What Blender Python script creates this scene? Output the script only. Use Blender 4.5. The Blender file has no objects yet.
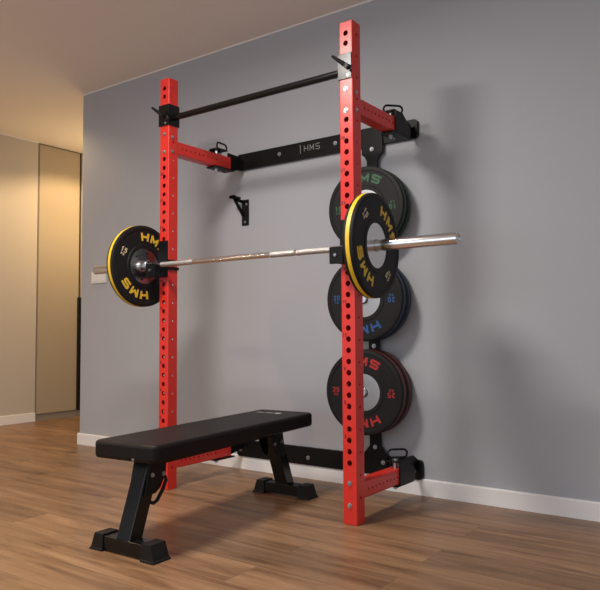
import bpy, bmesh, math, random
from mathutils import Vector, Matrix
random.seed(4)
PI = math.pi
scene = bpy.context.scene
COL = scene.collection

# ------------------------------------------------------------------ camera
cam_d = bpy.data.cameras.new('camera')
cam = bpy.data.objects.new('camera', cam_d)
COL.objects.link(cam)
scene.camera = cam
YAW, PITCH, ROLL = -0.6269, 0.0521, -0.0058
cy_, sy_, cp_, sp_ = math.cos(YAW), math.sin(YAW), math.cos(PITCH), math.sin(PITCH)
fwd = Vector((sy_*cp_, cy_*cp_, sp_)); rgt0 = Vector((cy_, -sy_, 0)); up0 = rgt0.cross(fwd)
cr_, sr_ = math.cos(ROLL), math.sin(ROLL)
rgt = cr_*rgt0 + sr_*up0; upv = -sr_*rgt0 + cr_*up0
m = Matrix((rgt, upv, -fwd)).transposed().to_4x4()
m.translation = Vector((2.4336, -3.304, 0.8597))
cam.matrix_world = m
cam_d.sensor_fit = 'HORIZONTAL'; cam_d.sensor_width = 36.0
cam_d.lens = 36.0*684.48/600.0
cam_d.clip_start = 0.05

# ------------------------------------------------------------------ light
world = bpy.data.worlds.new('world'); scene.world = world
world.use_nodes = True
bg = world.node_tree.nodes['Background']
bg.inputs[0].default_value = (0.86, 0.91, 1.0, 1); bg.inputs[1].default_value = 0.75

def area_light(name, loc, target, size, power, color, size_y=None, shape='DISK'):
    d = bpy.data.lights.new(name, 'AREA'); d.energy = power; d.color = color
    d.shape = shape; d.size = size
    if size_y: d.size_y = size_y
    o = bpy.data.objects.new(name, d); COL.objects.link(o)
    o.location = loc
    o.rotation_euler = (Vector(target)-Vector(loc)).to_track_quat('-Z', 'Y').to_euler()
    return o
area_light('ceiling_lamp_light', (0.29, -1.98, 2.60), (0.29, -1.98, 0), 0.52, 70, (1.0, 0.935, 0.865))
area_light('daylight_from_window', (0.6, -5.9, 1.5), (0.6, 0, 1.2), 4.0, 45, (0.84, 0.91, 1.0), 2.2, 'RECTANGLE')
def spot(name, loc, target, power, angle, blend, color, r=0.04):
    d = bpy.data.lights.new(name, 'SPOT'); d.energy = power; d.color = color
    d.spot_size = math.radians(angle); d.spot_blend = blend; d.shadow_soft_size = r
    o = bpy.data.objects.new(name, d); COL.objects.link(o); o.location = loc
    o.rotation_euler = (Vector(target)-Vector(loc)).to_track_quat('-Z', 'Y').to_euler()
    return o
spot('corridor_spot_light', (-2.85, 0.95, 2.70), (-2.85, 0.95, 0), 60, 146, 0.35, (1.0, 0.70, 0.36))
spot('corridor_spot_light_near', (-2.62, -0.35, 2.70), (-2.70, -0.35, 0), 36, 150, 0.4, (1.0, 0.70, 0.38))
spot('warm_fill_spot', (-2.0, -3.0, 2.70), (-2.0, -3.0, 0), 110, 150, 0.6, (1.0, 0.72, 0.42))  # added warm fill for the left wall, floor and ceiling, no fixture there
pl_ = bpy.data.lights.new('passage_fill_light', 'POINT'); pl_.energy = 26; pl_.color = (1.0, 0.70, 0.36); pl_.shadow_soft_size = 0.40  # added fill, hidden behind the grey wall, to brighten the passage ceiling
plo = bpy.data.objects.new('passage_fill_light', pl_); COL.objects.link(plo); plo.location = (-2.75, 1.10, 1.95)

vs = scene.view_settings
vs.view_transform = 'Standard'; vs.look = 'None'; vs.exposure = -0.15; vs.gamma = 1.0
vs.use_curve_mapping = False

# ------------------------------------------------------------------ materials
def mat(name, col, rough=0.5, metal=0.0, bump=0.0, bscale=200.0, var=0.0, vscale=6.0, spec=0.5, coat=0.0):
    M = bpy.data.materials.new(name); M.use_nodes = True
    nt = M.node_tree; N = nt.nodes; L = nt.links
    b = N['Principled BSDF']
    b.inputs['Base Color'].default_value = (*col, 1)
    b.inputs['Roughness'].default_value = rough
    b.inputs['Metallic'].default_value = metal
    b.inputs['Specular IOR Level'].default_value = spec
    b.inputs['Coat Weight'].default_value = coat
    tc = N.new('ShaderNodeTexCoord')
    if var > 0:
        n = N.new('ShaderNodeTexNoise'); n.inputs['Scale'].default_value = vscale; n.inputs['Detail'].default_value = 4
        L.new(tc.outputs['Object'], n.inputs['Vector'])
        mx = N.new('ShaderNodeMix'); mx.data_type = 'RGBA'
        mx.inputs[6].default_value = (*[c*(1-var) for c in col], 1)
        mx.inputs[7].default_value = (*[min(1, c*(1+var)) for c in col], 1)
        L.new(n.outputs['Fac'], mx.inputs[0]); L.new(mx.outputs[2], b.inputs['Base Color'])
    if bump > 0:
        n2 = N.new('ShaderNodeTexNoise'); n2.inputs['Scale'].default_value = bscale; n2.inputs['Detail'].default_value = 3
        L.new(tc.outputs['Object'], n2.inputs['Vector'])
        bp = N.new('ShaderNodeBump'); bp.inputs['Strength'].default_value = bump; bp.inputs['Distance'].default_value = 0.002
        L.new(n2.outputs['Fac'], bp.inputs['Height']); L.new(bp.outputs['Normal'], b.inputs['Normal'])
    return M

M_wall = mat('grey_wall_paint', (0.400, 0.412, 0.440), 0.85, bump=0.08, bscale=350, var=0.02, vscale=2)
M_wall2 = mat('beige_wall_paint', (0.52, 0.47, 0.41), 0.8, bump=0.08, bscale=350)
M_ceil = mat('ceiling_paint', (0.86, 0.81, 0.75), 0.9, bump=0.05, bscale=300)
M_base = mat('white_skirting', (0.82, 0.81, 0.80), 0.45)
M_red = mat('red_powder_coat', (0.66, 0.028, 0.018), 0.31, bump=0.12, bscale=700, var=0.03, vscale=20, spec=0.6)
M_mark = mat('dark_red_print', (0.20, 0.006, 0.008), 0.6)
M_black = mat('black_powder_coat', (0.005, 0.005, 0.005), 0.42, bump=0.10, bscale=600, spec=0.22)
M_blackg = mat('black_gloss_coat', (0.005, 0.005, 0.005), 0.24, bump=0.03, bscale=500, spec=0.35)
M_rubber = mat('black_bumper_rubber', (0.010, 0.0095, 0.0095), 0.55, bump=0.15, bscale=500, var=0.15, vscale=30, spec=0.24)
M_foot = mat('black_foot_rubber', (0.006, 0.006, 0.006), 0.55, bump=0.1, bscale=400, spec=0.3)
M_vinyl = mat('black_vinyl', (0.009, 0.007, 0.007), 0.48, bump=0.25, bscale=420, spec=0.18)
M_chrome = mat('chrome', (0.74, 0.75, 0.77), 0.22, 1.0)
M_steel = mat('brushed_steel', (0.40, 0.395, 0.39), 0.38, 1.0, bump=0.05, bscale=300)
M_hub = mat('polished_steel', (0.72, 0.72, 0.73), 0.24, 1.0)
M_zinc = mat('zinc_bolt', (0.50, 0.50, 0.52), 0.38, 1.0)
M_knurl = mat('knurled_steel', (0.62, 0.61, 0.60), 0.42, 1.0, bump=0.9, bscale=900)
M_yel = mat('yellow_lettering', (0.72, 0.46, 0.03), 0.5)
M_stripe = mat('yellow_rubber_stripe', (0.78, 0.52, 0.02), 0.5)
M_cream = mat('cream_print', (0.62, 0.50, 0.33), 0.5)
M_green = mat('green_lettering', (0.014, 0.105, 0.034), 0.5)
M_blue = mat('blue_lettering', (0.012, 0.075, 0.24), 0.5)
M_redl = mat('red_lettering', (0.40, 0.016, 0.016), 0.5)
M_greens = mat('green_rubber_stripe', (0.012, 0.06, 0.025), 0.55)
M_blues = mat('blue_rubber_stripe', (0.012, 0.045, 0.13), 0.55)
M_reds = mat('red_rubber_stripe', (0.17, 0.018, 0.018), 0.55)
M_white = mat('white_plastic', (0.78, 0.76, 0.72), 0.35)
M_pale = mat('pale_print', (0.55, 0.54, 0.52), 0.5)
M_faint = mat('faint_print', (0.26, 0.255, 0.25), 0.5)
M_ward = mat('beige_laminate', (0.40, 0.335, 0.25), 0.55, var=0.03, vscale=3)
M_plinth = mat('grey_plinth', (0.27, 0.23, 0.19), 0.6)
M_dark = mat('dark_gap', (0.02, 0.016, 0.013), 0.7)

def floor_material():
    M = bpy.data.materials.new('oak_laminate'); M.use_nodes = True
    nt = M.node_tree; N = nt.nodes; L = nt.links
    b = N['Principled BSDF']
    tc = N.new('ShaderNodeTexCoord')
    br = N.new('ShaderNodeTexBrick')
    br.offset = 0.37; br.offset_frequency = 2
    br.inputs['Scale'].default_value = 1.0
    br.inputs['Brick Width'].default_value = 1.28; br.inputs['Row Height'].default_value = 0.19
    br.inputs['Mortar Size'].default_value = 0.0013; br.inputs['Mortar Smooth'].default_value = 0.3
    br.inputs['Color1'].default_value = (0, 0, 0, 1); br.inputs['Color2'].default_value = (1, 1, 1, 1)
    br.inputs['Mortar'].default_value = (0.5, 0.5, 0.5, 1)
    L.new(tc.outputs['Object'], br.inputs['Vector'])
    # per-plank offset of the grain
    sc = N.new('ShaderNodeVectorMath'); sc.operation = 'SCALE'; sc.inputs['Scale'].default_value = 13.0
    L.new(br.outputs['Color'], sc.inputs[0])
    ad = N.new('ShaderNodeVectorMath'); ad.operation = 'ADD'
    L.new(tc.outputs['Object'], ad.inputs[0]); L.new(sc.outputs[0], ad.inputs[1])
    mp = N.new('ShaderNodeMapping'); mp.inputs['Scale'].default_value = (1.1, 11.0, 1.0)
    L.new(ad.outputs[0], mp.inputs['Vector'])
    n1 = N.new('ShaderNodeTexNoise'); n1.inputs['Scale'].default_value = 1.5; n1.inputs['Detail'].default_value = 7
    n1.inputs['Roughness'].default_value = 0.62; n1.inputs['Distortion'].default_value = 0.6
    L.new(mp.outputs[0], n1.inputs['Vector'])
    mp2 = N.new('ShaderNodeMapping'); mp2.inputs['Scale'].default_value = (3.0, 90.0, 1.0)
    L.new(ad.outputs[0], mp2.inputs['Vector'])
    n2 = N.new('ShaderNodeTexNoise'); n2.inputs['Scale'].default_value = 1.6; n2.inputs['Detail'].default_value = 3
    L.new(mp2.outputs[0], n2.inputs['Vector'])
    rp = N.new('ShaderNodeValToRGB')
    e = rp.color_ramp.elements
    e[0].position = 0.30; e[0].color = (0.145, 0.073, 0.034, 1)
    e[1].position = 0.72; e[1].color = (0.41, 0.24, 0.128, 1)
    k = e.new(0.5); k.color = (0.29, 0.16, 0.082, 1)
    L.new(n1.outputs['Fac'], rp.inputs['Fac'])
    mx = N.new('ShaderNodeMix'); mx.data_type = 'RGBA'; mx.blend_type = 'MULTIPLY'; mx.inputs[0].default_value = 0.35
    L.new(rp.outputs['Color'], mx.inputs[6]); L.new(n2.outputs['Fac'], mx.inputs[7])
    # plank to plank tone
    mr = N.new('ShaderNodeMapRange'); mr.inputs['To Min'].default_value = 0.86; mr.inputs['To Max'].default_value = 1.16
    L.new(br.outputs['Color'], mr.inputs['Value'])
    mx2 = N.new('ShaderNodeMix'); mx2.data_type = 'RGBA'; mx2.blend_type = 'MULTIPLY'; mx2.inputs[0].default_value = 1
    L.new(mx.outputs[2], mx2.inputs[6]); L.new(mr.outputs[0], mx2.inputs[7])
    mx3 = N.new('ShaderNodeMix'); mx3.data_type = 'RGBA'
    mx3.inputs[7].default_value = (0.07, 0.04, 0.022, 1)
    f3 = N.new('ShaderNodeMath'); f3.operation = 'MULTIPLY'; f3.inputs[1].default_value = 0.7
    L.new(br.outputs['Fac'], f3.inputs[0]); L.new(f3.outputs[0], mx3.inputs[0])
    L.new(mx2.outputs[2], mx3.inputs[6])
    L.new(mx3.outputs[2], b.inputs['Base Color'])
    b.inputs['Roughness'].default_value = 0.36
    b.inputs['Specular IOR Level'].default_value = 0.4
    bp = N.new('ShaderNodeBump'); bp.inputs['Strength'].default_value = 0.12; bp.inputs['Distance'].default_value = 0.002
    L.new(n2.outputs['Fac'], bp.inputs['Height']); L.new(bp.outputs['Normal'], b.inputs['Normal'])
    return M
M_floor = floor_material()

# ------------------------------------------------------------------ helpers
def obj(name, bm, material, parent=None, bevel=0.0, smooth=None, matrix=None):
    me = bpy.data.meshes.new(name)
    bmesh.ops.recalc_face_normals(bm, faces=bm.faces[:])
    bm.to_mesh(me); bm.free()
    me.materials.append(material)
    o = bpy.data.objects.new(name, me); COL.objects.link(o)
    if parent: o.parent = parent
    if matrix is not None: o.matrix_local = matrix
    if smooth:
        me.shade_smooth(); me.set_sharp_from_angle(angle=math.radians(smooth))
    if bevel > 0:
        md = o.modifiers.new('bevel', 'BEVEL'); md.width = bevel; md.segments = 3; md.limit_method = 'ANGLE'
        md.angle_limit = math.radians(40)
        md.harden_normals = False
    return o
def thing(name, label, cat, loc=(0, 0, 0), rotz=0.0, group=None):
    o = bpy.data.objects.new(name, None); COL.objects.link(o)
    o.empty_display_size = 0.1
    o.location = loc; o.rotation_euler = (0, 0, rotz)
    o['label'] = label; o['category'] = cat
    if group: o['group'] = group
    return o
def tag(o, label, cat, group=None):
    o['label'] = label; o['category'] = cat
    if group: o['group'] = group
    return o
def struct(name, bm, material, bevel=0.0):
    o = obj(name, bm, material, bevel=bevel); o['kind'] = 'structure'
    return o
def B(): return bmesh.new()
def box(bm, x0, x1, y0, y1, z0, z1):
    v = [bm.verts.new((x, y, z)) for x in (x0, x1) for y in (y0, y1) for z in (z0, z1)]
    for f in ((0, 1, 3, 2), (4, 6, 7, 5), (0, 4, 5, 1), (2, 3, 7, 6), (0, 2, 6, 4), (1, 5, 7, 3)):
        bm.faces.new([v[i] for i in f])
def frame(ax):
    ax = ax.normalized()
    a = Vector((0, 0, 1)) if abs(ax.z) < 0.9 else Vector((1, 0, 0))
    u = ax.cross(a).normalized(); w = ax.cross(u).normalized()
    return u, w
def cyl(bm, p0, p1, r0, r1=None, seg=24, cap=True):
    p0, p1 = Vector(p0), Vector(p1)
    if r1 is None: r1 = r0
    u, w = frame(p1-p0)
    A = []; C = []
    for i in range(seg):
        t = 2*PI*i/seg; d = u*math.cos(t)+w*math.sin(t)
        A.append(bm.verts.new(p0+d*r0)); C.append(bm.verts.new(p1+d*r1))
    for i in range(seg):
        j = (i+1) % seg; bm.faces.new((A[i], A[j], C[j], C[i]))
    if cap:
        bm.faces.new(A[::-1]); bm.faces.new(C)
def lathe(bm, prof, o, ax, seg=96, closed=False):
    """prof = list of (radius, distance along the axis)"""
    o, ax = Vector(o), Vector(ax).normalized(); u, w = frame(ax)
    rings = []
    for r, h in prof:
        if r < 1e-6: rings.append([bm.verts.new(o+ax*h)])
        else: rings.append([bm.verts.new(o+ax*h+(u*math.cos(2*PI*i/seg)+w*math.sin(2*PI*i/seg))*r) for i in range(seg)])
    pairs = list(zip(rings, rings[1:]))
    if closed: pairs.append((rings[-1], rings[0]))
    for a, b in pairs:
        for i in range(seg):
            j = (i+1) % seg
            if len(a) == 1 and len(b) == 1: continue
            if len(a) == 1: bm.faces.new((a[0], b[j], b[i]))
            elif len(b) == 1: bm.faces.new((a[i], a[j], b[0]))
            else: bm.faces.new((a[i], a[j], b[j], b[i]))
def tube(bm, pts, r, seg=12, closed=False):
    pts = [Vector(p) for p in pts]; n = len(pts); rings = []
    prev = None
    for i, p in enumerate(pts):
        if closed: t = (pts[(i+1) % n]-pts[i-1]).normalized()
        else: t = (pts[min(i+1, n-1)]-pts[max(i-1, 0)]).normalized()
        if prev is None: u, w = frame(t)
        else:
            u = (prev-t*prev.dot(t)).normalized(); w = t.cross(u)
        prev = u
        rings.append([bm.verts.new(p+(u*math.cos(2*PI*k/seg)+w*math.sin(2*PI*k/seg))*r) for k in range(seg)])
    pr = list(zip(rings, rings[1:]))
    if closed: pr.append((rings[-1], rings[0]))
    for a, b in pr:
        for k in range(seg):
            j = (k+1) % seg; bm.faces.new((a[k], a[j], b[j], b[k]))
    if not closed:
        bm.faces.new(rings[0][::-1]); bm.faces.new(rings[-1])
def prism(bm, poly, ax, a0, a1):
    """extrude polygon; ax 'x': poly in (y,z); 'y': poly in (x,z); 'z': poly in (x,y)"""
    def P(p, a):
        return {'x': (a, p[0], p[1]), 'y': (p[0], a, p[1]), 'z': (p[0], p[1], a)}[ax]
    A = [bm.verts.new(P(p, a0)) for p in poly]; C = [bm.verts.new(P(p, a1)) for p in poly]
    n = len(poly)
    for i in range(n):
        j = (i+1) % n; bm.faces.new((A[i], A[j], C[j], C[i]))
    bm.faces.new(A[::-1]); bm.faces.new(C)
def rrect(x0, x1, z0, z1, r, n=5):
    out = []
    for cx, cz, a in ((x1-r, z1-r, 0), (x0+r, z1-r, 90), (x0+r, z0+r, 180), (x1-r, z0+r, 270)):
        for i in range(n+1):
            t = math.radians(a+90*i/n); out.append((cx+r*math.cos(t), cz+r*math.sin(t)))
    return out
def hexbolt(bm, p, n, r=0.011, h=0.008, washer=True):
    p, n = Vector(p), Vector(n).normalized()
    if washer: cyl(bm, p-n*0.001, p+n*0.0025, r*1.35, seg=20)
    cyl(bm, p+n*0.0025, p+n*(0.0025+h), r, r*0.93, seg=6)
    cyl(bm, p+n*(0.0025+h), p+n*(0.0055+h), r*0.5, r*0.42, seg=12)

def perf_panel(bm, o, L, W, ln, wd, holes, t=0.004, n=16):
    """flat panel from o spanning L*ln by W*wd with round holes at (l, radius) on its centre line, hole walls t deep"""
    o, L, W = Vector(o), Vector(L), Vector(W); N = L.cross(W)
    holes = sorted(holes)
    cuts = [0.0]
    for (a, ra), (b, rb) in zip(holes, holes[1:]): cuts.append((a+b)/2)
    if holes:
        first = max(0.0, holes[0][0]-wd/2); last = min(ln, holes[-1][0]+wd/2)
    P = lambda l, w, d=0: bm.verts.new(o+L*l+W*w-N*d)
    def quad(l0, l1):
        if l1-l0 > 1e-6: bm.faces.new((P(l0, 0), P(l1, 0), P(l1, wd), P(l0, wd)))
    if not holes:
        quad(0, ln); return
    cuts = [first]
    for (a, ra), (b, rb) in zip(holes, holes[1:]):
        if b-a > wd*1.6: cuts.append((a+wd/2, b-wd/2))
        else: cuts.append((a+b)/2)
    cuts.append(last)
    quad(0, first); quad(last, ln)
    for i, (c, r) in enumerate(holes):
        lo = cuts[i][1] if isinstance(cuts[i], tuple) else cuts[i]
        hi = cuts[i+1][0] if isinstance(cuts[i+1], tuple) else cuts[i+1]
        if isinstance(cuts[i+1], tuple): quad(cuts[i+1][0], cuts[i+1][1])
        hw = wd/2
        angs = [2*PI*k/n for k in range(n)]
        for dl in (lo-c, hi-c):
            for dw in (-hw, hw):
                angs.append(math.atan2(dw, dl) % (2*PI))
        angs = sorted(angs)
        ci = []; ri = []; di = []
        for a in angs:
            ca, sa = math.cos(a), math.sin(a)
            s = 1e9
            if ca > 1e-9: s = min(s, (hi-c)/ca)
            if ca < -1e-9: s = min(s, (lo-c)/ca)
            if sa > 1e-9: s = min(s, hw/sa)
            if sa < -1e-9: s = min(s, -hw/sa)
            ci.append(P(c+r*ca, hw+r*sa)); di.append(P(c+r*ca, hw+r*sa, t)); ri.append(P(c+s*ca, hw+s*sa))
        k = len(angs)
        for q in range(k):
            w = (q+1) % k
            if (angs[w]-angs[q]) % (2*PI) < 1e-6: continue
            bm.faces.new((ci[q], ri[q], ri[w], ci[w]))
            bm.faces.new((di[q], ci[q], ci[w], di[w]))
def perf_tube(bm, o, L, A, ln, wa, wb, holesA, holesB, c=0.005):
    """square tube: o is the centre of its start, L its axis; faces +-A carry holesA, faces +-B carry holesB"""
    o, L, A = Vector(o), Vector(L), Vector(A); Bv = L.cross(A)
    for s in (1, -1):
        n = A*s; w = n.cross(L)          # L x w = n
        perf_panel(bm, o+n*(wa/2)-w*(wb/2-c), L, w, ln, wb-2*c, holesA)
        n = Bv*s; w = n.cross(L)
        perf_panel(bm, o+n*(wb/2)-w*(wa/2-c), L, w, ln, wa-2*c, holesB)
    for sa in (1, -1):
        for sb in (1, -1):
            prev = None
            for i in range(4):
                t = PI/2*i/3
                p = o+A*sa*(wa/2-c+c*math.cos(t))+Bv*sb*(wb/2-c+c*math.sin(t))
                cur = (bm.verts.new(p), bm.verts.new(p+L*ln))
                if prev: bm.faces.new((prev[0], cur[0], cur[1], prev[1]))
                prev = cur
    for l in (0, ln):
        pts = []
        for sa, sb in ((1, 1), (-1, 1), (-1, -1), (1, -1)):
            q = [(sa*(wa/2-c), sb*wb/2), (sa*wa/2, sb*(wb/2-c))]
            if sa*sb > 0: q = q[::-1]
            pts += q
        bm.faces.new([bm.verts.new(o+L*l+A*a+Bv*b) for a, b in pts])

# stroke lettering -------------------------------------------------
GL = {
 'H': [[(0, 0), (0, 1)], [(1, 0), (1, 1)], [(0, .5), (1, .5)]],
 'M': [[(0, 0), (0, 1), (.5, .25), (1, 1), (1, 0)]],
 'S': [[(1, 1), (.14, 1), (0, .88), (0, .62), (.14, .5), (.86, .5), (1, .38), (1, .12), (.86, 0), (0, 0)]],
 'K': [[(0, 0), (0, 1)], [(1, 1), (0, .45)], [(.3, .6), (1, 0)]],
 'G': [[(1, .85), (.8, 1), (.2, 1), (0, .8), (0, .2), (.2, 0), (1, 0), (1, .5), (.55, .5)]],
 '0': [[(.2, 0), (0, .2), (0, .8), (.2, 1), (.8, 1), (1, .8), (1, .2), (.8, 0), (.2, 0)]],
 '1': [[(.25, .75), (.6, 1), (.6, 0)]],
 '2': [[(0, .85), (.2, 1), (.8, 1), (1, .85), (1, .6), (0, 0), (1, 0)]],
 '3': [[(0, .9), (.2, 1), (.8, 1), (1, .85), (1, .62), (.8, .5), (.4, .5)], [(.8, .5), (1, .38), (1, .15), (.8, 0), (.2, 0), (0, .1)]],
 '4': [[(.75, 0), (.75, 1), (0, .3), (1, .3)]],
 '5': [[(1, 1), (.05, 1), (0, .55), (.8, .58), (1, .42), (1, .15), (.8, 0), (0, 0)]],
 '6': [[(1, .9), (.8, 1), (.2, 1), (0, .8), (0, .15), (.2, 0), (.8, 0), (1, .15), (1, .42), (.8, .55), (0, .55)]],
 '7': [[(0, 1), (1, 1), (.35, 0)]],
 '8': [[(.2, .52), (0, .65), (0, .88), (.2, 1), (.8, 1), (1, .88), (1, .65), (.8, .52), (.2, .52), (0, .4), (0, .12), (.2, 0), (.8, 0), (1, .12), (1, .4), (.8, .52)]],
 '9': [[(0, .1), (.2, 0), (.8, 0), (1, .2), (1, .85), (.8, 1), (.2, 1), (0, .85), (0, .58), (.2, .45), (1, .45)]],
 '|': [[(.5, -.25), (.5, 1.25)]],
}
def lettering(bm, text, w, h, gap, th, mapf, depth=0.0012):
    """strokes of text, centred on (0,0); mapf(u, v, height) -> Vector"""
    tot = len(text)*w+(len(text)-1)*gap; lift = 0.0
    x = -tot/2
    for ch in text:
        for line in GL.get(ch, []):
            pts = [Vector((x+th/2+p[0]*(w-th), -h/2+th/2+p[1]*(h-th))) for p in line]
            for a, b in zip(pts, pts[1:]):
                d = (b-a); ln = d.length
                if ln < 1e-7: continue
                d /= ln; n = Vector((-d.y, d.x))*th/2
                a2, b2 = a-d*th*0.42, b+d*th*0.42; lift += 0.00003
                k = max(1, int(ln/0.012)); prev = None
                for i in range(k+1):
                    c = a2.lerp(b2, i/k)
                    cur = [bm.verts.new(mapf(q.x, q.y, hh)) for q, hh in ((c+n, -0.0004), (c-n, -0.0004), (c-n, depth+lift), (c+n, depth+lift))]
                    if prev:
                        for s in range(4):
                            t = (s+1) % 4; bm.faces.new((prev[s], prev[t], cur[t], cur[s]))
                    else: bm.faces.new(cur[::-1])
                    prev = cur
                bm.faces.new(prev)
        x += w+gap

# ------------------------------------------------------------------ the room
HC = 2.7245; XW = -2.058; XLW = -3.55
bm = B(); box(bm, XLW-0.6, 5.5, -6.2, 2.4, -0.05, 0.0); struct('floor', bm, M_floor)
bm = B(); box(bm, XLW-0.6, 5.5, -6.2, 2.4, HC, HC+0.05); struct('ceiling', bm, M_ceil)
bm = B(); box(bm, XW, 5.5, 0.0, 0.16, 0.0, HC); struct('wall_back', bm, M_wall)
bm = B(); box(bm, XLW-0.1, XLW, -6.2, 0.58, 0.0, HC); struct('wall_left', bm, M_wall2)
bm = B(); box(bm, XLW-0.6, 5.5, 2.3, 2.4, 0.0, HC); struct('wall_far', bm, M_wall2)
bm = B()
prism(bm, [(-0.014, 0), (-0.014, 0.079), (-0.010, 0.085), (0.0, 0.085), (0.0, 0)], 'x', XW-0.014, 5.5)
struct('baseboard_back', bm, M_base)
bm = B(); prism(bm, [(XW-0.014, 0), (XW-0.014, 0.079), (XW-0.01, 0.085), (XW, 0.085), (XW, 0)], 'y', 0.0, 0.16)
struct('baseboard_end', bm, M_base)
bm = B(); box(bm, XLW, XLW+0.014, -6.2, 0.58, 0.0, 0.085); struct('baseboard_left', bm, M_base, 0.003)
bm = B(); box(bm, XW, 5.5, -0.008, 0.0, HC-0.008, HC); struct('trim_1', bm, M_base)
bm = B(); box(bm, XLW, XLW+0.008, -6.2, 0.58, HC-0.008, HC); struct('trim_2', bm, M_base)

# fitted wardrobe in the passage
wd = thing('wardrobe', 'tall beige built-in wardrobe in the passage beyond the grey wall', 'wardrobe', (XLW, 1.215, 0))
bm = B(); box(bm, -0.5, -0.012, -0.63, 1.0, 0.0, HC-0.001); obj('carcass', bm, M_dark, wd)
bm = B(); box(bm, -0.012, 0.0, -0.63, -0.624, 0.0, HC-0.006); obj('side_panel', bm, M_plinth, wd)
bm = B(); box(bm, -0.012, 0.004, -0.620, -0.155, 0.068, HC-0.012); obj('door', bm, M_ward, wd, 0.001)
bm = B(); box(bm, -0.012, 0.004, -0.130, 0.9, 0.068, HC-0.012); obj('door', bm, M_ward, wd, 0.001)
bm = B(); box(bm, -0.012, -0.006, -0.620, 0.9, 0.0, 0.064); obj('plinth', bm, M_plinth, wd)
bm = B(); box(bm, -0.002, 0.022, -0.170, -0.130, 0.07, 1.215); obj('handle', bm, M_blackg, wd, 0.002)

# light switch
sw = thing('light_switch', 'white double switch plate on the grey wall behind the bar end', 'switch', (-1.84, 0, 1.272))
bm = B(); prism(bm, rrect(-0.085, 0.085, -0.044, 0.044, 0.006), 'y', -0.010, 0.0); obj('plate', bm, M_white, sw, 0.002)
for s in (-1, 1):
    bm = B(); prism(bm, rrect(s*0.041-0.030, s*0.041+0.030, -0.031, 0.031, 0.003), 'y', -0.0135, -0.009)
    obj('rocker', bm, M_white, sw, 0.001)

# ------------------------------------------------------------------ the rack
XR, XL = 0.8046, -0.3925
UW = 0.0718; YF = -0.6876; YC = YF+UW/2; H = 2.2765
Z1 = 0.2708
zk = lambda k: Z1+0.05*(k-1)
rack = thing('wall_power_rack', 'red and black folding power rack bolted to the grey wall', 'rack', (0.2085, 0, 0))
RX = 0.2085
def rk(name, bm, m, parent=None, **k):
    """part of the rack given in world coordinates"""
    bmesh.ops.translate(bm, verts=bm.verts[:], vec=(-RX, 0, 0))
    return obj(name, bm, m, parent or rack, **k)
def rbolt(parent, p, n, r=0.0085, h=0.006):
    bm = B(); hexbolt(bm, p, n, r, h); rk('bolt', bm, M_zinc, parent)
fholes = [(zk(k), 0.0128) for k in range(1, 33)] + [(2.175+0.0, 0.0128), (2.2225, 0.0128)]
sholes = [(0.115+0.1*i, 0.0062) for i in range(22)]
AZ_U, AZ_L = 1.8935, 0.1445          # arm centre heights
BOLT_Z = [0.085, 0.182, 1.862, 1.962]
for X in (XL, XR):
    bm = B(); perf_tube(bm, (X, YC, 0.002), (0, 0, 1), (0, 1, 0), H-0.002, UW, UW, [(z-0.002, r) for z, r in fholes], sholes)
    up = rk('upright', bm, M_red)
    for z in BOLT_Z: rbolt(up, (X, YF, z), (0, -1, 0), 0.0085, 0.005)
    for z in (1.865, 1.945): rbolt(up, (X+UW/2, YC-0.01, z), (1, 0, 0), 0.0075, 0.005)
    for n in (3, 6, 9, 12, 15, 18, 21, 24, 27, 30):
        bm = B()
        zc = zk(n)+0.018; xc = X-0.020
        lettering(bm, str(n), 0.0095, 0.0155, 0.003, 0.0034, lambda u, v, h, xc=xc, zc=zc: Vector((xc+u, YF-h, zc+v)), 0.0006)
        rk('hole_number', bm, M_mark, up)

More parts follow.
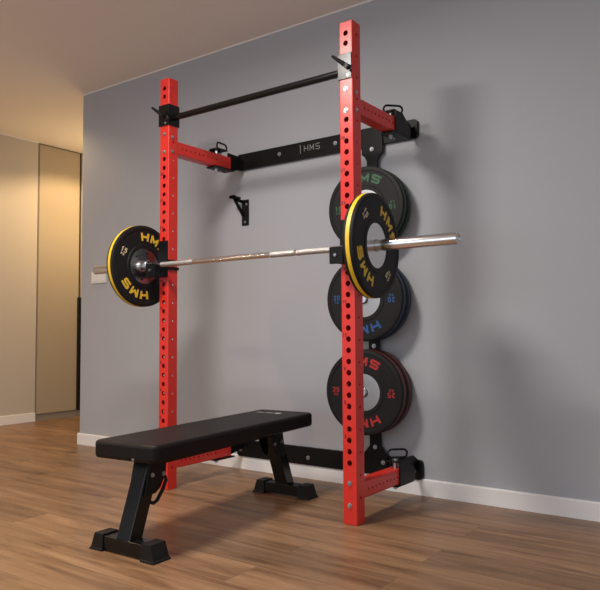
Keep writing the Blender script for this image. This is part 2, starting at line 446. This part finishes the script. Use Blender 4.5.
# arms back to the wall, their hinges and pins
def loop_pts(x, y, z, ax=0.050, h=0.040, phi=math.radians(50)):
    """stadium loop in the x-z plane above (x, y, z)"""
    out = []
    r = h/2; c, s_ = math.cos(phi), math.sin(phi)
    for i in range(9):
        t = -PI/2+PI*i/8; q = ax-r+r*math.cos(t); out.append((x+q*c, y+q*s_, z+r+r*math.sin(t)))
    for i in range(9):
        t = PI/2+PI*i/8; q = -ax+r+r*math.cos(t); out.append((x+q*c, y+q*s_, z+r+r*math.sin(t)))
    return out
for X, so in ((XL, -1), (XR, 1)):
    for zc in (AZ_U, AZ_L):
        y0 = YF+UW; y1 = -0.17; hh = 0.037
        bm = B()
        perf_tube(bm, (X, y0, zc), (0, 1, 0), (1, 0, 0), y1-y0, UW*0.92, hh*2, [(0.035+0.035*i, 0.0055) for i in range(9)], [])
        rk('arm', bm, M_red)
        # clevis: bottom plate, short top plate, outer cheek, inner web
        bm = B()
        xo = X+so*(UW*0.46+0.004)
        prism(bm, [(X-0.040, -0.31), (X+0.040, -0.31), (X+0.040, -0.14), (X-0.040, -0.14)], 'z', zc-hh-0.010, zc-hh-0.002)
        prism(bm, [(X-0.030, -0.295), (X+0.037, -0.295), (X+0.037, -0.20), (X-0.030, -0.20)], 'z', zc+hh+0.030, zc+hh+0.037)
        prism(bm, [(-0.285, zc-hh-0.004), (-0.285, zc+hh+0.034), (-0.205, zc+hh+0.034), (-0.125, zc+0.016), (-0.125, zc-hh-0.004)], 'x', xo-0.003, xo+0.003)
        prism(bm, [(-0.165, zc-hh-0.004), (-0.165, zc+hh+0.034), (-0.06, zc+hh+0.030), (-0.0, zc+hh-0.004), (-0.0, zc-hh+0.03)], 'x', X-so*0.004-0.004, X-so*0.004+0.004)
        hb = rk('hinge_bracket', bm, M_black, bevel=0.0015)
        bm = B()
        cyl(bm, (X, -0.262, zc-hh-0.030), (X, -0.262, zc+hh+0.045), 0.0075, seg=16)
        cyl(bm, (X, -0.262, zc+hh), (X, -0.262, zc+hh+0.030), 0.0105)
        cyl(bm, (X, -0.262, zc+hh+0.037), (X, -0.262, zc+hh+0.043), 0.014, seg=6)
        cyl(bm, (X, -0.262, zc-hh-0.010), (X, -0.262, zc-hh-0.025), 0.0125, seg=6)
        rk('hinge_bolt', bm, M_zinc, hb)
        bm = B()
        cyl(bm, (X-0.006, -0.215, zc-hh-0.02), (X-0.006, -0.215, zc+hh+0.045), 0.0055, seg=14)
        pn = rk('locking_pin', bm, M_zinc, hb)
        bm = B()
        tube(bm, loop_pts(X-0.012*(X > 0), -0.215, zc+hh+0.042, phi=math.radians(45 if X > 0 else 96)), 0.0055, 10, True)
        cyl(bm, (X-0.006, -0.215, zc+hh+0.037), (X-0.008, -0.215, zc+hh+0.047), 0.010, 0.007, seg=14)
        rk('pin_handle', bm, M_black, hb, smooth=50)

# crossmembers on the wall
for z0, z1 in ((1.884, 1.987), (0.079, 0.181)):
    bm = B(); prism(bm, rrect(-0.440, 0.834, z0, z1, 0.022), 'y', -0.022, 0.0)
    cm = rk('crossmember', bm, M_black, bevel=0.0015)
    zc = (z0+z1)/2
    for x in (-0.407, -0.093, 0.109 if z0 < 1 else 0.3145, 0.785):
        rbolt(cm, (x, -0.022, zc+(0.004 if z0 > 1 else -0.008)), (0, -1, 0), 0.009, 0.007)
    if z0 > 1:
        bm = B()
        lettering(bm, '|HMS', 0.030, 0.036, 0.012, 0.0040, lambda u, v, h: Vector((0.128+u, -0.022-h, 1.944+v)), 0.0006)
        lt = rk('logo', bm, M_faint, cm); lt['label'] = 'pale logo lettering'

# plate storage mast between the crossmembers
PYAW = math.radians(3.5)
PX, PZ = 0.560, (0.533, 1.027, 1.519)
def mir(pts): return pts+[(2*0.562-x, z) for x, z in pts[::-1]]
bm = B()
mast = mir([(0.562-0.072, 0.080), (0.562-0.072, 0.190), (0.562-0.034, 0.235), (0.562-0.034, 1.800), (0.562-0.046, 1.822), (0.562-0.066, 1.838), (0.562-0.066, 1.985)])
prism(bm, mast, 'y', -0.034, -0.022)
ms = rk('storage_mast', bm, M_black, bevel=0.001)
for x, z in ((0.562, 0.228), (0.562, 0.774), (0.562, 1.27), (0.562, 1.862), (0.61, 0.15)):
    rbolt(ms, (x, -0.034, z), (0, -1, 0), 0.009, 0.006)
for z, pl, dx in zip(PZ, (0.150, 0.138, 0.122), (0.0, 0.002, 0.008)):
    bm = B(); lathe(bm, [(0, 0), (0.0245, 0), (0.0245, pl-0.004), (0.022, pl), (0.012, pl), (0.010, pl-0.004), (0, pl-0.004)], (PX+dx, -0.034, z), (math.sin(PYAW), -math.cos(PYAW), 0), 32)
    rk('storage_peg', bm, M_chrome, ms, smooth=40)

# pull-up bar with its two clamps
bm = B(); cyl(bm, (XL+UW/2+0.004, YC, 2.057), (XR-UW/2-0.004, YC, 2.057), 0.0175, seg=28)
rk('pull_up_bar', bm, M_blackg, smooth=40)
for X in (XL, XR):
    bm = B()
    z0, z1 = 2.008, 2.127; t = 0.005; e = UW/2
    box(bm, X-e-t, X+e+t if X < 0 else X+e-0.004, YF-t-0.0005, YF-0.0005, z0, z1)
    if X < 0:
        box(bm, X+e+0.0005, X+e+t, YF-t, YF+UW+t, z0, z1)
    else:
        box(bm, X-e-t, X-e-0.0005, YF-t, YF+UW+t, z0, z1)
    cp = rk('clamp', bm, M_blackg, bevel=0.001)
    bm = B(); hexbolt(bm, (X+0.024, YF-t, 2.052), (0, -1, 0), 0.008, 0.004)
    cyl(bm, (X+0.024, YF-t, 2.052), (X+0.024, YF-0.030, 2.052), 0.006)
    rk('clamp_bolt', bm, M_zinc, cp)
    bm = B(); hexbolt(bm, (X+0.014, YF-t, 2.022), (0, -1, 0), 0.005, 0.003)
    rk('clamp_bolt', bm, M_zinc, cp)
    bm = B()
    a = Vector((X+0.026, YF-0.030, 2.052)); d = Vector((-0.062, -0.030, 0.052))
    cyl(bm, a+Vector((0, 0.012, 0)), a-Vector((0, 0.014, 0)), 0.013, 0.012, seg=16)
    cyl(bm, a, a+d*0.55, 0.012, 0.009, seg=14); cyl(bm, a+d*0.5, a+d, 0.0095, 0.006, seg=14)
    rk('lever', bm, M_black, cp, smooth=50)

# ------------------------------------------------------------------ J-cups
YB, ZB = -0.755, 1.2212
for X, lab in ((XL, 'black bar hook on the left red upright, carrying the barbell'),
               (XR, 'black bar hook on the right red upright, carrying the barbell')):
    t = thing('bar_hook', lab, 'bar hook', (X, YF, ZB), 0, 'bar hooks on the rack')
    bm = B()
    box(bm, -0.036, 0.036, -0.008, -0.001, -0.062, 0.140)
    box(bm, -0.034, 0.034, -0.098, -0.008, -0.062, -0.020)
    obj('body', bm, M_black, t, 0.002)
    bm = B(); prism(bm, rrect(-0.033, 0.036, -0.068, 0.006, 0.004), 'y', -0.100, -0.086); obj('front_lip', bm, M_black, t, 0.001)
    bm = B(); hexbolt(bm, (0.0, -0.100, -0.030), (0, -1, 0), 0.008, 0.004, False); obj('lip_bolt', bm, M_zinc, t)
    bm = B(); box(bm, -0.033, 0.033, -0.0855, -0.009, -0.0195, -0.0145); obj('liner', bm, M_foot, t)
    bm = B()
    box(bm, 0.0372, 0.044, -0.008, 0.074, 0.018, 0.034); box(bm, 0.0372, 0.044, -0.008, 0.074, -0.022, -0.006)
    obj('side_guard', bm, M_black, t, 0.001)

# ------------------------------------------------------------------ barbell
XB0, XB1 = -0.896, 1.362
bar = thing('barbell', 'chrome barbell resting on both bar hooks of the red rack', 'barbell', (0.229, YB, ZB))
cx = 0.229
def bb(name, bm, m, **k):
    bmesh.ops.translate(bm, verts=bm.verts[:], vec=(-cx, -YB, -ZB)); return obj(name, bm, m, bar, **k)
SL, SR = -0.436, 0.890      # inner faces of the sleeves' collars
bm = B(); cyl(bm, (SL-0.01, YB, ZB), (SR+0.01, YB, ZB), 0.0138, seg=28); bb('shaft', bm, M_chrome, smooth=40)
for a, b in ((-0.335, -0.10), (0.42, 0.56), (0.575, 0.76)):
    bm = B(); cyl(bm, (a, YB, ZB), (b, YB, ZB), 0.0144, seg=28); bb('knurling', bm, M_knurl, smooth=40)
for s, xi, xe in ((-1, SL, XB0), (1, SR, XB1)):
    bm = B()
    L = abs(xe-xi)
    lathe(bm, [(0, 0), (0.026, 0), (0.029, 0.003), (0.029, 0.022), (0.027, 0.025), (0.0245, 0.026), (0.0245, L-0.002), (0.0235, L), (0.019, L), (0.0175, L-0.003), (0.010, L-0.003), (0.009, L-0.001), (0, L-0.001)],
          (xi, YB, ZB), (s, 0, 0), 48)
    bb('sleeve', bm, M_chrome, smooth=35)

# ------------------------------------------------------------------ bumper plates
def make_plate(name, label, group, T, theta, number, m_let, m_num, m_stripe, stripe_w, hub_bolts=False):
    """axis along local +x, lettered face at x = +T/2; theta = direction of the HMS arc in the y-z plane, seen from +x with +y to the right"""
    root = thing(name, label, 'weight plate', (0, 0, 0), 0, group)
    h = T/2; R = 0.225
    half = [(0.097, h-0.004), (0.100, h-0.001), (0.118, h-0.001), (0.121, h-0.004), (0.200, h-0.004), (0.203, h-0.001), (0.214, h-0.001), (0.222, h-0.003), (R, h-0.008)]
    prof = half+[(r, -x) for r, x in half[::-1]]
    bm = B(); lathe(bm, prof, (0, 0, 0), (1, 0, 0), 96, closed=True); obj('rubber_disc', bm, M_rubber, root, smooth=35)
    bm = B(); s = stripe_w/2
    lathe(bm, [(R-0.004, -s), (R+0.0008, -s), (R+0.0008, s), (R-0.004, s)], (0, 0, 0), (1, 0, 0), 96, closed=True)
    st = obj('rim_stripe', bm, m_stripe, root, smooth=35)
    bm = B(); hh = h-0.005
    lathe(bm, [(0.0275, -hh), (0.0275, hh), (0.060, hh+0.001), (0.0975, hh), (0.0975, -hh), (0.060, -hh-0.001)], (0, 0, 0), (1, 0, 0), 64, closed=True)
    hub = obj('steel_hub', bm, M_hub if number == '15' else M_steel, root, smooth=35)
    if hub_bolts:
        for i in range(6):
            a = 2*PI*i/6+0.3; bm = B()
            hexbolt(bm, (hh+0.0006, 0.075*math.cos(a), 0.075*math.sin(a)), (1, 0, 0), 0.0055, 0.003, False)
            obj('hub_bolt', bm, M_black, hub)
    face = h-0.004
    for k in (0, 1):
        bm = B()
        tc = theta+k*PI
        def mp(u, v, hgt, tc=tc):
            a = tc-u/0.155; r = 0.162+v
            return Vector((face+hgt, r*math.cos(a), r*math.sin(a)))
        lettering(bm, 'HMS', 0.052, 0.046, 0.016, 0.0115, mp)
        obj('brand_lettering', bm, m_let, root)
    for k in (0, 1):
        bm = B()
        tc = theta+PI/2+k*PI; up = theta-PI/2+k*PI     # text upright when HMS is on top
        c = Vector((0, math.cos(tc), math.sin(tc)))*0.163
        ex = Vector((0, math.cos(up), math.sin(up))); ez = Vector((0, -math.sin(up), math.cos(up)))
        for txt, w, hh2, gp, th, dv in ((number, 0.017, 0.027, 0.006, 0.0052, 0.009), ('KG', 0.010, 0.013, 0.004, 0.0025, -0.016)):
            lettering(bm, txt, w, hh2, gp, th, lambda u, v, hgt, dv=dv: Vector((face+hgt, 0, 0))+c+ex*u+ez*(v+dv))
        obj('weight_marking', bm, m_num, root)
    return root
def copy_tree(o, parent=None):
    c = o.copy(); COL.objects.link(c)
    if parent: c.parent = parent
    for ch in list(o.children): copy_tree(ch, c)
    return c
TB = 0.052
p = make_plate('bumper_plate', 'black bumper plate with yellow rim on the left end of the barbell', 'bumper plates on the barbell', TB, math.radians(64), '15', M_yel, M_cream, M_stripe, TB*0.34, True)
p.location = (-0.4685-TB/2, YB, ZB)
p = make_plate('bumper_plate', 'black bumper plate with yellow rim on the right end of the barbell', 'bumper plates on the barbell', TB, math.radians(41), '15', M_yel, M_cream, M_stripe, TB*0.34)
p.location = (0.998-TB/2, YB, ZB); p.rotation_euler = (0, 0, math.radians(3.2))
for z, num, let, num_m, st, word, where, TS, dx in (
        (PZ[2], '10', M_green, M_green, M_greens, 'green', 'top', 0.052, 0.008),
        (PZ[1], '20', M_blue, M_blue, M_blues, 'blue', 'middle', 0.060, 0.002),
        (PZ[0], '25', M_redl, M_redl, M_reds, 'red', 'bottom', 0.066, 0.0)):
    front = make_plate('bumper_plate', 'front black bumper plate with %s lettering on the %s storage peg' % (word, where), 'stored bumper plates', TS, math.radians(90), num, let, num_m, st, TS*0.22)
    back = copy_tree(front)
    back['label'] = 'rear black bumper plate hanging behind the %s-lettered one on the %s peg' % (word, where)
    for q, d in ((front, 0.003+TS*1.5+0.001), (back, 0.003+TS*0.5)):
        q.location = (PX+dx+d*math.sin(PYAW), -0.034-d*math.cos(PYAW), z); q.rotation_euler = (0, 0, -PI/2+PYAW)

# ------------------------------------------------------------------ bar hanger on the wall
hk = thing('wall_bar_hanger', 'small black steel hanger screwed to the grey wall under the crossmember', 'wall hook', (-0.383, 0, 1.53))
bm = B(); prism(bm, rrect(-0.028, 0.028, 0.0, 0.165, 0.004), 'y', -0.006, 0.0); obj('wall_plate', bm, M_black, hk, 0.001)
bm = B()
def seg2(a, b, w):
    a, b = Vector(a), Vector(b); d = (b-a).normalized(); n = Vector((-d.y, d.x))*w/2
    prism(bm, [tuple(a+n), tuple(a-n), tuple(b-n), tuple(b+n)], 'x', -0.018, -0.010)
seg2((-0.004, 0.150), (-0.100, 0.158), 0.020); seg2((-0.092, 0.158), (-0.004, 0.060), 0.022)
obj('gusset', bm, M_black, hk)
bm = B(); box(bm, -0.036, 0.012, -0.118, -0.060, 0.160, 0.172); box(bm, -0.036, 0.012, -0.118, -0.112, 0.160, 0.178); obj('tray', bm, M_black, hk, 0.001)
for x, z in ((0.012, 0.135), (0.0, 0.022)):
    bm = B(); hexbolt(bm, (x, -0.006, z), (0, -1, 0), 0.006, 0.003); obj('screw', bm, M_zinc, hk)

# ------------------------------------------------------------------ flat bench
bn = thing('flat_bench', 'black padded flat bench on two splayed legs in front of the rack', 'bench', (0.25, -0.94, 0), math.radians(5.4))
bm = B()
PL, PWD, ZT, TH = 1.215, 0.335, 0.430, 0.070
prism(bm, rrect(-PWD/2, PWD/2, -PL/2, PL/2, 0.035, 6), 'z', ZT-TH, ZT)
pad = obj('pad', bm, M_vinyl, bn, 0.014, smooth=60)
pad.data.shade_smooth()
bm = B(); lettering(bm, 'HMS', 0.036, 0.026, 0.018, 0.0045, lambda u, v, h: Vector((u-0.03, PL/2-0.13+v, ZT+h-0.0002)), 0.0008)
o_ = obj('logo', bm, M_pale, pad); o_['label'] = 'pale brand print'
bm = B(); box(bm, -0.03, 0.03, -0.42, 0.42, ZT-TH-0.040, ZT-TH-0.001); obj('spine_tube', bm, M_black, bn, 0.003)
bm = B(); hexbolt(bm, (0.06, -PL/2, ZT-TH+0.012), (0, -1, 0), 0.006, 0.003, False); obj('end_stud', bm, M_zinc, pad)
for s in (-1, 1):
    yb, yt = s*0.545-(0.024 if s < 0 else 0), s*0.435-(0.022 if s < 0 else 0)
    fx = 0.002 if s < 0 else 0.022                       # the feet sit a little off the pad's axis
    fr = Matrix.Translation((fx, yb, 0)) @ Matrix.Rotation(math.radians(-4.0), 4, 'Z')
    # slanted leg tube
    bm = B()
    hw = 0.036
    zt = ZT-TH-0.002
    A = [(fx+x, yb+y, 0.058) for x, y in ((-hw, -0.036), (hw, -0.036), (hw, 0.036), (-hw, 0.036))]
    C = [(fx*0.3+x, yt+y, zt) for x, y in ((-hw, -0.036), (hw, -0.036), (hw, 0.036), (-hw, 0.036))]
    va = [bm.verts.new(q) for q in A]; vc = [bm.verts.new(q) for q in C]
    for i in range(4): bm.faces.new((va[i], va[(i+1) % 4], vc[(i+1) % 4], vc[i]))
    bm.faces.new(va[::-1]); bm.faces.new(vc)
    leg = obj('leg', bm, M_blackg, bn, 0.004)
    bxo = fx*0.4
    for e in (-1, 1):
        bm = B()
        prism(bm, [(yt+s*0.072, 0.215), (yt+s*0.040, zt), (yt-s*0.055, zt), (yt-s*0.050, 0.285), (yt-s*0.020, 0.235), (yt+s*0.01, 0.215)], 'x', bxo+e*0.040-0.003, bxo+e*0.040+0.003)
        obj('leg_bracket', bm, M_black, leg, 0.001)
    for y, z in ((yt+s*0.012, 0.343), (yt-s*0.030, 0.343), (yt+s*0.030, 0.290), (yt-s*0.034, 0.285)):
        bm = B(); hexbolt(bm, (bxo+0.043, y, z), (1, 0, 0), 0.007, 0.005); obj('bracket_bolt', bm, M_zinc, leg)
    if s < 0:
        bm = B()
        pts = [(0.030, yt+0.040, 0.272), (0.042, yt+0.046, 0.272), (0.048, yt+0.046, 0.260), (0.048, yt+0.028, 0.226), (0.047, yt-0.006, 0.186), (0.041, yt-0.020, 0.178), (0.028, yt-0.026, 0.182)]
        tube(bm, pts, 0.0075, 10); obj('carry_handle', bm, M_black, leg, smooth=60)
    # cross foot with two rubber shoes
    bm = B(); box(bm, -0.145, 0.145, -0.035, 0.035, 0.008, 0.060)
    ft = obj('foot_tube', bm, M_blackg, bn, 0.004, matrix=fr)
    for e in (-1, 1):
        bm = B()
        def ring(x0, x1, w, z): return [bm.verts.new((x, y, z)) for x, y in ((x0, -w), (x1, -w), (x1, w), (x0, w))]
        a = ring(e*0.108, e*0.182, 0.046, 0.0); b = ring(e*0.108, e*0.180, 0.045, 0.008)
        b2 = ring(e*0.108, e*0.176, 0.042, 0.009); c = ring(e*0.108, e*0.158, 0.039, 0.066)
        for p_, q_ in ((a, b), (b, b2), (b2, c)):
            for i in range(4): bm.faces.new((p_[i], p_[(i+1) % 4], q_[(i+1) % 4], q_[i]))
        bm.faces.new(a); bm.faces.new(c)
        obj('rubber_shoe', bm, M_foot, ft, 0.003)
